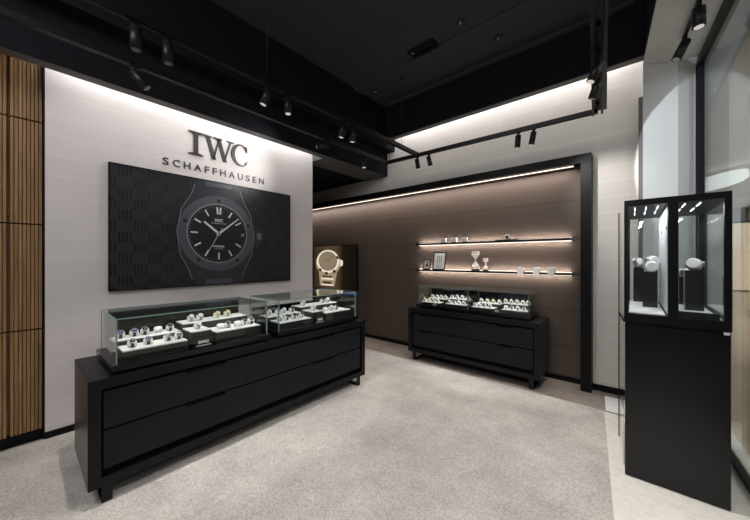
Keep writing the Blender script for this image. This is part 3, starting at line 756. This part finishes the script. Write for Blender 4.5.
M['glass_hg'].node_tree.nodes['Principled BSDF'].inputs['Alpha'].default_value = .42
hourglass('tall hourglass on the lower shelf, larger of the two', -1.745, 1.02, True)
hourglass('small hourglass on the lower shelf, right of the tall one', -1.598, .66, True)

# ------------------------------------------------------------------ wall screen
t = thing('wall_screen', 'dark lit screen showing a gold wristwatch on the back wall behind the left wall', 'screen', (-4.81, 4.33, .87))
def SCR(u, v, h): return (u+4.81, -h, v-.87)
b = MB(); b.box(-.69, .655, .0, .04, -.006, .925); b.build('housing', 'black', t)
b = MB(); b.box(-.68, .645, -.003, .0, .004, .915); b.build('display', 'screen', t)
gx, gz = -5.02, 1.445
b = MB()
b.prism([(gx-.30, gz-.18), (gx+.30, gz-.18), (gx+.21, .93), (gx-.26, .93)], SCR, .004, .006); ban = b.build('picture_bracelet', 'gold_scr', t)
b = MB()
for k, (za, wd) in enumerate(((1.14, .15), (1.0, .14))):
    b.prism([(gx-wd-.02, za-.028), (gx+wd-.02, za-.028), (gx+wd-.02, za+.022), (gx-wd-.02, za+.022)], SCR, .006, .007)
b.build('link_gap', 'gold_dk', ban)
b = MB()
for za in (1.075, .945): b.prism([(gx-.21, za-.012), (gx+.18, za-.012), (gx+.18, za+.02), (gx-.21, za+.02)], SCR, .006, .007)
b.build('link_shine', 'gold_hi', ban)
b = MB(); b.prism(arc(gx, gz-.03, .40, .275, 0, 352.5, 47), SCR, .006, .008); cs = b.build('picture_case', 'gold_scr', t)
b = MB(); b.prism([(gx+.38, gz+.05), (gx+.47, gz+.03), (gx+.47, gz-.07), (gx+.38, gz-.10)], SCR, .006, .008); b.build('crown', 'gold_hi', cs)
b = MB(); b.ringband(SCR, .365, .30, .008, .010, cen=(gx, gz+.01), sy=.68); b.build('bezel_shine', 'gold_hi', cs)
b = MB()
for a0 in (215, 255, 300, 20): b.prism(arc(gx, gz-.02, .385, .262, a0, a0+16, 4)+arc(gx, gz-.02, .30, .20, a0+16, a0, 4), SCR, .010, .011)
b.build('bezel_shade', 'gold_dk', cs)
b = MB(); b.prism(arc(gx, gz+.02, .30, .205, 0, 352.5, 47), SCR, .009, .0115); dd = b.build('picture_dial', 'gold_dial', t)
b = MB()
for k in range(12):
    a = k*30; b.prism([(gx+.25*math.sin(R(a-1.5)), gz+.02+.17*math.cos(R(a-1.5))), (gx+.25*math.sin(R(a+1.5)), gz+.02+.17*math.cos(R(a+1.5))), (gx+.28*math.sin(R(a+1.5)), gz+.02+.19*math.cos(R(a+1.5))), (gx+.28*math.sin(R(a-1.5)), gz+.02+.19*math.cos(R(a-1.5)))], SCR, .0115, .0125)
b.prism([(gx, gz), (gx+.02, gz+.02), (gx+.20, gz+.13), (gx+.19, gz+.135)], SCR, .0115, .0127); b.prism([(gx, gz+.03), (gx+.02, gz+.01), (gx-.13, gz+.08), (gx-.135, gz+.088)], SCR, .0115, .0127)
b.build('hand_and_marker', 'gold_dk', dd)
t = thing('blue_reflection_board', 'added blue board below the gold watch screen, standing in for a glass case reflection', 'board', (-4.82, 4.28, 0))  # blue reflection in the case's glass top, built as an added board
b = MB(); b.box(-.68, .63, 0, .09, .775, .858, bev=.002); b.build('board_face', 'blue', t)
b = MB()
for k in range(5): b.box(-.1+k*.07, -.06+k*.07, -.002, 0, .80+.012*(k % 2), .83+.008*(k % 2))
b.build('reflected_marks', 'blue_marks', t)

# ------------------------------------------------------------------ tall showcase tower
TX0, TX1, TY0, TY1 = -.042, .443, 2.73, 3.66
tw = thing('tower_showcase', 'tall black showcase with glazed top holding cuffs, standing at the right', 'showcase', (TX0, TY0, 0))
TW, TD, TH = TX1-TX0, TY1-TY0, 1.906
b = MB(); b.box(.01, TW-.01, .012, TD-.01, .003, .009); b.build('plinth', 'recess', tw)
b = MB(); b.box(0, TW, 0, TD, .009, 1.055, bev=.002); b.build('base_cabinet', 'blackgloss', tw)
b = MB(); b.box(-.004, TW+.004, -.004, TD+.004, 1.066, 1.128, bev=.002); b.build('bottom_frame', 'black', tw)
b = MB(); b.box(.004, TW-.004, .006, TD-.006, 1.055, 1.066); b.build('shadow_joint', 'recess', tw)
b = MB(); b.box(.022, .205, .03, TD-.03, 1.128, 1.134); b.box(.27, TW-.03, .03, TD-.03, 1.128, 1.134); b.build('white_floor_pad', 'pad', tw)
b = MB(); b.box(-.004, TW+.004, -.004, TD+.004, 1.866, TH, bev=.002); b.build('top_frame', 'black', tw)
for x0, x1, y0, y1 in ((-.004, .016, -.004, .016), (TW-.026, TW+.004, -.004, .03), (-.004, .022, TD-.03, TD+.004), (TW-.03, TW+.004, TD-.03, TD+.004), (.216, .264, -.004, .04), (.225, .255, TD-.05, TD+.004)):
    b = MB(); b.box(x0, x1, y0, y1, 1.128, 1.866); b.build('post', 'black', tw)
b = MB(); b.box(.016, .216, .001, .007, 1.128, 1.866); b.build('front_pane', 'glass', tw)
b = MB(); b.box(.264, TW-.026, .001, .007, 1.128, 1.866); b.build('front_pane', 'glass', tw)
b = MB(); b.box(TW-.006, TW, .03, TD-.03, 1.128, 1.866); b.build('side_pane', 'glass', tw)
b = MB(); b.box(0, .006, .016, TD-.03, 1.128, 1.866); b.build('side_pane', 'glass', tw)
b = MB(); b.box(.022, .225, TD-.008, TD-.002, 1.128, 1.866); b.box(.255, TW-.03, TD-.008, TD-.002, 1.128, 1.866); b.build('back_pane', 'glass', tw)
b = MB(); b.box(.214, .222, .05, TD-.05, 1.14, 1.85); d1 = b.build('white_divider', 'white_panel', tw)
b = MB(); b.box(.211, .214, .08, .10, 1.70, 1.72); b.box(.211, .214, .50, .52, 1.70, 1.72); b.build('lock', 'black', d1)
b = MB(); b.box(.222, .232, .04, TD-.05, 1.134, 1.86); b.build('black_divider', 'black', tw)
for x0 in (.05, .11, .17, .30, .37):
    for y0 in (.10, .38): b = MB(); b.box(x0, x0+.006, y0, y0+.17, 1.860, 1.866); b.build('led_strip', 'led_cool', tw)
b = MB(); b.box(TW-.03, TW-.006, .0, -.006, 1.048, 1.064); b.build('corner_tab', 'white_panel', tw)
b = MB(); b.box(.264, TW-.04, .03, .042, 1.128, 1.165); b.build('inner_lip', 'black', tw)

def pedestal(label, x, y, z1, w=.065):
    t = thing('jewellery_pedestal', label, 'pedestal', (x, y, 1.134))
    b = MB(); b.box(-w/2, w/2, -w/2, w/2, 0, z1-1.134, bev=.002); b.build('pedestal_body', 'blackgloss', t)
def cuff(label, x, y, z, a, s=1., elev=0.):
    t = thing('bracelet_cuff', label, 'cuff', (x, y, z)); t.rotation_euler = (R(elev), 0, R(a)); t.scale = (s,)*3
    b = MB(); b.lathe([(.034, -.034), (.041, -.028), (.043, -.01), (.043, .012), (.040, .028), (.033, .033)], (0, 0, .043), 'Y', 24); b.build('cuff_roll', 'cushion', t)
    b = MB(); b.ringband(lambda u, v, h: (u, h, .043+v), .0465, .0435, -.009, .009, seg=28)
    b.cyl((-.045, 0, .047), (-.056, 0, .047), .019, .018, 18); b.build('watch_on_cuff', 'steel', t)
pedestal('black pedestal nearest the front in the left half of the tall showcase', .100, 3.16, 1.405, .085)
cuff('white cuff on the front pedestal, left half of the tall showcase', .100, 3.16, 1.408, 20, .97, 14)
pedestal('narrow black pedestal at the far left of the tall showcase', .038, 3.50, 1.43, .07)
cuff('white cuff on the far left pedestal of the tall showcase', .030, 3.50, 1.433, 70, .9)
pedestal('black pedestal behind the front one in the left half of the tall showcase', .125, 3.42, 1.445, .06)
cuff('white cuff on the pedestal behind the front one, left half of the tall showcase', .125, 3.42, 1.448, 35, .93)
pedestal('black pedestal at the front of the right half of the tall showcase', .335, 3.17, 1.42, .095)
cuff('white cuff on the front pedestal, right half of the tall showcase', .335, 3.17, 1.423, 160, .97, 16)
pedestal('short black pedestal at the back of the right half of the tall showcase', .315, 3.50, 1.36, .06)
cuff('white cuff on the short back pedestal, right half of the tall showcase', .315, 3.50, 1.363, 70, .75)

# free-standing glass side panel beside the tower
t = thing('glass_partition', 'tall clear glass panel with black edge beside the tall showcase', 'glass panel', (-.092, 3.30, 0))
def GP(u, v, h): return (u+.092, v-3.30, h)
b = MB(); b.prism([(-.090, 3.29), (-.086, 3.29), (-.048, 2.86), (-.052, 2.86)], GP, .004, 1.885); b.build('pane', 'glass', t)
b = MB(); b.prism([(-.094, 3.30), (-.084, 3.30), (-.083, 3.285), (-.093, 3.285)], GP, .004, 1.89); b.build('edge_post', 'black', t)
b = MB(); b.prism([(-.092, 3.285), (-.082, 3.285), (-.044, 2.86), (-.054, 2.86)], GP, 1.045, 1.065); b.build('rail', 'black', t)

# ------------------------------------------------------------------ track lighting
TZ = 2.9
track = thing('lighting_track', 'black rectangular hanging track frame running round the ceiling', 'track', (-1.5, 2, TZ))
def TL(u, v, h): return (u+1.5, v-2, h-TZ)
XA, XB2, YT = -2.20, -2.72, 3.48
def bar_(x0, x1, y0, y1, z0=TZ-.02, z1=TZ+.022):
    b = MB(); b.prism([(x0, y0), (x1, y0), (x1, y1), (x0, y1)], TL, z0, z1); return b
b = bar_(XA-.025, XA+.025, -1.5, 3.48)
b.prism([(XA-.008, -1.5), (XA+.008, -1.5), (XA+.008, 3.48), (XA-.008, 3.48)], TL, TZ-.024, TZ-.02, 1); b.build('rail', ['track', 'spot'], track)
b = bar_(XB2-.022, XB2+.022, -1.5, 3.48); b.build('rail', 'track', track)
b = MB(); b.prism([(XB2-.022, 3.44), (-.25, 3.52), (-.25, 3.565), (XB2-.022, 3.485)], TL, TZ-.02, TZ+.022); b.build('rail', 'track', track)
def xc(y): return -.252+(3.513-y)*.0765
b = MB(); w = .034
for s_ in (-1, 1): b.prism([(xc(3.56)+s_*w-.009, 3.56), (xc(3.56)+s_*w+.009, 3.56), (xc(-1)+s_*w+.009, -1), (xc(-1)+s_*w-.009, -1)], TL, TZ-.03, TZ+.03)
b.prism([(xc(3.56)-w, 3.56), (xc(3.56)+w, 3.56), (xc(-1)+w, -1), (xc(-1)-w, -1)], TL, TZ+.01, TZ+.026)
b.build('rail', 'track', track)
b = MB(); yy = 3.42
while yy > .4:
    b.prism([(xc(yy)-.012, yy), (xc(yy)+.012, yy), (xc(yy-.07)+.012, yy-.07), (xc(yy-.07)-.012, yy-.07)], TL, TZ-.012, TZ+.01); yy -= .28
b.build('junction_block', 'recess', track)
b = MB(); b.prism([(xc(2.9)-.02, 3.56), (xc(2.9)+.02, 3.56), (xc(1.2)+.02, 1.2), (xc(1.2)-.02, 1.2)], TL, TZ+.004, TZ+.01); b.build('rail_lining', 'spot', track)
for i, (x, y) in enumerate(((XA, 1.27), (XB2+.05, 3.46), (XA, 3.1), (xc(3.3), 3.3), (XA, .3))):
    b = MB(); b.cyl(TL(x, y, TZ+.02), TL(x, y, 4.08 if x > -3.2 else 4.08), .0022, seg=6); b.build('suspension_wire', 'track', track)

def spotlight(label, x, y, z, aim, ln=.13, r=.029, lit=True, power=0., cone=50, blend=.6, col=(1, .95, .9), grp='track spotlights', drop=.02, soft=.03):
    """z: underside of the rail"""
    t = thing('track_spotlight', label, 'spotlight', (x, y, z), 0, grp or 'spotlights under the pale ceiling')
    d = (Vector(aim)-Vector((x, y, z-.08))).normalized()
    piv = Vector((0, 0, -drop-.03))
    b = MB(); b.box(-.014, .014, -.03, .03, -.014, 0); b.cyl((0, 0, -.014), (0, 0, -drop-.035), .007, seg=10); b.build('adapter', 'spot', t)
    p0 = piv-d*.02; p1 = piv+d*(ln-.02)
    b = MB(); b.cyl(p0, p1, r, r, 24); b.build('lamp_body', 'spot', t)
    b = MB(); b.cyl(p1, p1+d*.004, r*.72, r*.72, 20); b.build('lens', 'lens' if lit else 'lens_dim', t)
    if power:
        l = bpy.data.lights.new('spot_beam', 'SPOT'); l.energy = power; l.spot_size = R(cone); l.spot_blend = blend; l.color = col; l.shadow_soft_size = soft
        o = bpy.data.objects.new('spot_beam', l); C.objects.link(o); o.location = Vector((x, y, z))+p1+d*.02
        o.rotation_euler = d.to_track_quat('-Z', 'Y').to_euler()
    return t
ZR = TZ-.02
PW = 1.
spotlight('vertical black spotlight, nearest on the left long rail', XA, .44, ZR, (XA, .46, 0), lit=False, power=80*PW, cone=70)
spotlight('vertical black spotlight, second along the left long rail', XA, .60, ZR, (XA-.05, .62, 0), lit=False, power=0)
spotlight('tilted black spotlight on the left long rail, above the lettering', XA, 1.28, ZR, (-2.75, .8, .9), power=60*PW, cone=60)
spotlight('vertical black spotlight on the left long rail, right of the lettering', XA, 1.46, ZR, (XA, 1.5, 0), power=0)
spotlight('black spotlight on the left long rail, left of the far pair', XA, 2.10, ZR, (-2.7, 2.0, .9), power=60*PW, cone=60)
spotlight('black spotlight on the left long rail, right of the far pair', XA, 2.24, ZR, (-2.6, 2.4, .9), power=0)
spotlight('black spotlight on the wall-side rail, nearest the wood wall', XB2, .54, ZR, (-2.6, .80, 2.45), power=0, lit=False)
spotlight('black spotlight on the wall-side rail aimed at the lettering', XB2, 2.32, ZR, (XW, 1.55, 2.62), power=34*PW, cone=85, blend=1., col=(1, .98, .96))
spotlight('small vertical black spotlight at the far end of the wall-side rail', XB2, 2.97, ZR, (XB2+.05, 3.0, 0), power=40*PW, cone=60)
spotlight('tilted black spotlight, left of the pair below the cross rail near the corner', -2.215, 3.475, ZR, (-2.1, 3.9, .9), power=40*PW, cone=50)
spotlight('tilted black spotlight, right of the pair below the cross rail near the corner', -2.04, 3.48, ZR, (-1.75, 4.0, .9), power=40*PW, cone=50)
spotlight('black spotlight, left of the pair on the cross rail by the white wall', -.95, 3.52, ZR, (-1.25, 4.0, .9), power=30*PW, cone=50)
spotlight('black spotlight, right of the pair on the cross rail by the white wall', -.80, 3.525, ZR, (-1.3, 4.0, .9), power=20, cone=50)
spotlight('black spotlight on the right rail with a glowing lens', xc(2.55), 2.55, ZR-.01, (-1.3, 2.3, 0), power=170*PW, cone=95)
spotlight('black spotlight on the right rail, beyond the glowing one', xc(2.8), 2.8, ZR-.01, (-.9, 3.1, .8), lit=False, power=0)
# pale ceiling track
gt = thing('lighting_track', 'short thin black track below the pale ceiling beside the glass', 'track', (.40, 3.2, 3.47))
def xg(y): return .40+(3.2-y)*.085+.0
b = MB(); b.prism([(xg(3.87)-.01, 3.87), (xg(3.87)+.01, 3.87), (xg(1.5)+.01, 1.5), (xg(1.5)-.01, 1.5)], lambda u, v, h: (u-.40, v-3.2, h-3.47), 3.455, 3.50); b.build('rail', 'track', gt)
spotlight('stubby black spotlight under the pale ceiling, nearer one', xg(3.38), 3.38, 3.455, (xg(3.38)+.02, 3.42, 2), ln=.14, r=.04, grp=None, power=0)
spotlight('stubby black spotlight under the pale ceiling, farther one', xg(3.80), 3.80, 3.455, (.15, 3.7, 2.9), ln=.17, r=.035, lit=False, power=0)

# black ceiling fittings
t = thing('ceiling_slot_vent', 'dark rectangular slot vent in the black ceiling', 'vent', (-1.95, 3.18, 4.08))
b = MB(); b.box(-.18, .18, -.06, -.045, -.03, 0); b.box(-.18, .18, .045, .06, -.03, 0); b.box(-.18, -.165, -.045, .045, -.03, 0); b.box(.165, .18, -.045, .045, -.03, 0); b.build('vent_frame', 'recess', t)
b = MB(); b.box(-.165, .165, -.045, .045, -.01, 0); b.build('vent_throat', 'recess', t)
b = MB(); b.cyl((-.14, 0, -.01), (-.14, 0, -.022), .014); b.build('sensor', 'lens_dim', t)
for i, (x, y, s_) in enumerate(((-1.425, 3.10, 'beside the slot vent'), (-1.19, 3.60, 'right of centre, near the far bulkhead'), (-2.53, 3.57, 'left of the slot vent'), (-3.0, 3.54, 'nearest the dark corner'), (-.91, 3.05, 'at the top edge of the picture'))):
    t = thing('ceiling_sprinkler', 'small round fitting in the black ceiling, '+s_, 'ceiling fitting', (x, y, 4.08))
    b = MB(); b.lathe([(.045, 0), (.045, -.006), (.03, -.010)], (0, 0, 0), 'Z', 24); b.build('rosette', 'spot', t)
    b = MB(); b.lathe([(.014, -.010), (.014, -.026), (.006, -.03)], (0, 0, 0), 'Z', 14); b.build('sprinkler_tip', 'lens_dim', t)

# groups of repeats
GR = {'display tray': 'trays inside the glass cases', 'name plate': 'name plates in the glass cases', 'display case': 'glass cases on the cabinets',
      'cabinet': 'low black display cabinets', 'shelf': 'glowing wall shelves', 'display block': 'white blocks on the shelves', 'picture': 'framed pictures on the lower shelf',
      'hourglass': 'hourglasses on the lower shelf', 'pedestal': 'pedestals in the tall showcase', 'cuff': 'cuffs in the tall showcase', 'ceiling fitting': 'round fittings in the black ceiling'}
for ob in list(C.objects):
    if ob.parent is None and ob.get('category') in GR and not ob.get('group'): ob['group'] = GR[ob['category']]

# ------------------------------------------------------------------ light
def area(name, loc, target, sx, sy, power, col=(1, 1, 1), spread=180):
    l = bpy.data.lights.new(name, 'AREA'); l.shape = 'RECTANGLE'; l.size = sx; l.size_y = sy; l.energy = power; l.color = col; l.spread = R(spread)
    o = bpy.data.objects.new(name, l); C.objects.link(o); o.location = loc
    o.rotation_euler = (Vector(target)-Vector(loc)).to_track_quat('-Z', 'Y').to_euler(); return o
WH = (1, .98, .965); WM = (1, .89, .81)
def strip(name, a, b_, aim, power, w=.03, col=WH, spread=180):
    """linear light from a to b_, facing direction aim"""
    a, b_ = Vector(a), Vector(b_); mid = (a+b_)/2; x = (b_-a).normalized(); z = -Vector(aim).normalized(); z = (z-x*z.dot(x)).normalized(); y = z.cross(x)
    l = bpy.data.lights.new(name, 'AREA'); l.shape = 'RECTANGLE'; l.size = (b_-a).length; l.size_y = w; l.energy = power; l.color = col; l.spread = R(spread)
    o = bpy.data.objects.new(name, l); C.objects.link(o)
    o.matrix_world = Matrix((x, y, z)).transposed().to_4x4(); o.location = mid; return o
strip('cove_left', (-3.53, .16, 3.28), (-3.53, 2.88, 3.28), (-.6, 0, -1), 12)
strip('cove_back', (-3.15, 4.15, 3.80), (.03, 4.15, 3.80), (0, .35, -1), 17)
strip('bay_light', (-6.5, 4.225, 2.582), (-.56, 4.225, 2.582), (0, .30, -1), 24, w=.006, col=WM)
for zz in (ZU, ZL):
    strip('shelf_up', (SX0+.02, YB-.045, zz+.014), (SX1-.02, YB-.045, zz+.014), (0, .5, 1), 4.5, w=.012, col=WM)
    strip('shelf_down', (SX0+.02, YB-.045, zz-.042), (SX1-.02, YB-.045, zz-.042), (0, .5, -1), 4.5, w=.012, col=WM)
strip('tower_left', (.06, 2.8, 1.85), (.06, 3.6, 1.85), (.1, 0, -1), 2.8, w=.02, col=(.97, .98, 1))
strip('tower_right', (.32, 2.8, 1.85), (.32, 3.6, 1.85), (0, 0, -1), 2.8, w=.02, col=(.97, .98, 1))
# added fill for the unseen shop behind the camera, then the mall's lights
area('shop_fill_light', (-1.4, -1.2, 3.6), (-1.6, 2.2, 0), 2.5, 1.2, 66, WH)
area('mall_light', (5, 9, 3.8), (5, 9, 0), 5, 8, 320, (1, .93, .84))
area('mall_light_near', (2.4, 2.4, 3.8), (2.2, 2.6, 0), 2, 3, 60, (.95, .98, 1))
# white wall pool: added spot near the cross rail, with no fixture of its own
def beam(name, loc, tgt, power, cone, blend=.8, col=WH, soft=.03):
    l = bpy.data.lights.new(name, 'SPOT'); l.energy = power; l.spot_size = R(cone); l.spot_blend = blend; l.color = col; l.shadow_soft_size = soft
    o = bpy.data.objects.new(name, l); C.objects.link(o); o.location = loc; o.rotation_euler = (Vector(tgt)-Vector(loc)).to_track_quat('-Z', 'Y').to_euler()
beam('pool_white_wall', (-.62, 3.36, 2.80), (-.14, 4.3, 2.15), 42, 58, .9)
beam('column_patch', (-.17, 2.86, 2.74), (1.21, 4.28, 2.43), 80, 74, .06, (.88, .93, 1), .006)

w = bpy.data.worlds.new('World'); bpy.context.scene.world = w; w.use_nodes = True
bg = w.node_tree.nodes['Background']; bg.inputs[0].default_value = (.9, .95, 1, 1); bg.inputs[1].default_value = .12

# ------------------------------------------------------------------ camera
cam = bpy.data.cameras.new('Camera'); co = bpy.data.objects.new('Camera', cam); C.objects.link(co)
cam.sensor_width = 36; cam.lens = 303/750*36; cam.clip_start = .02; cam.clip_end = 100
cam.shift_y = -.7/750
co.location = (0, 0, 1.5); co.rotation_euler = (R(90), 0, R(40.4))
S = bpy.context.scene; S.camera = co
S.view_settings.view_transform = 'Standard'; S.view_settings.look = 'None'; S.view_settings.gamma = 1; S.view_settings.exposure = 0; S.view_settings.use_curve_mapping = False
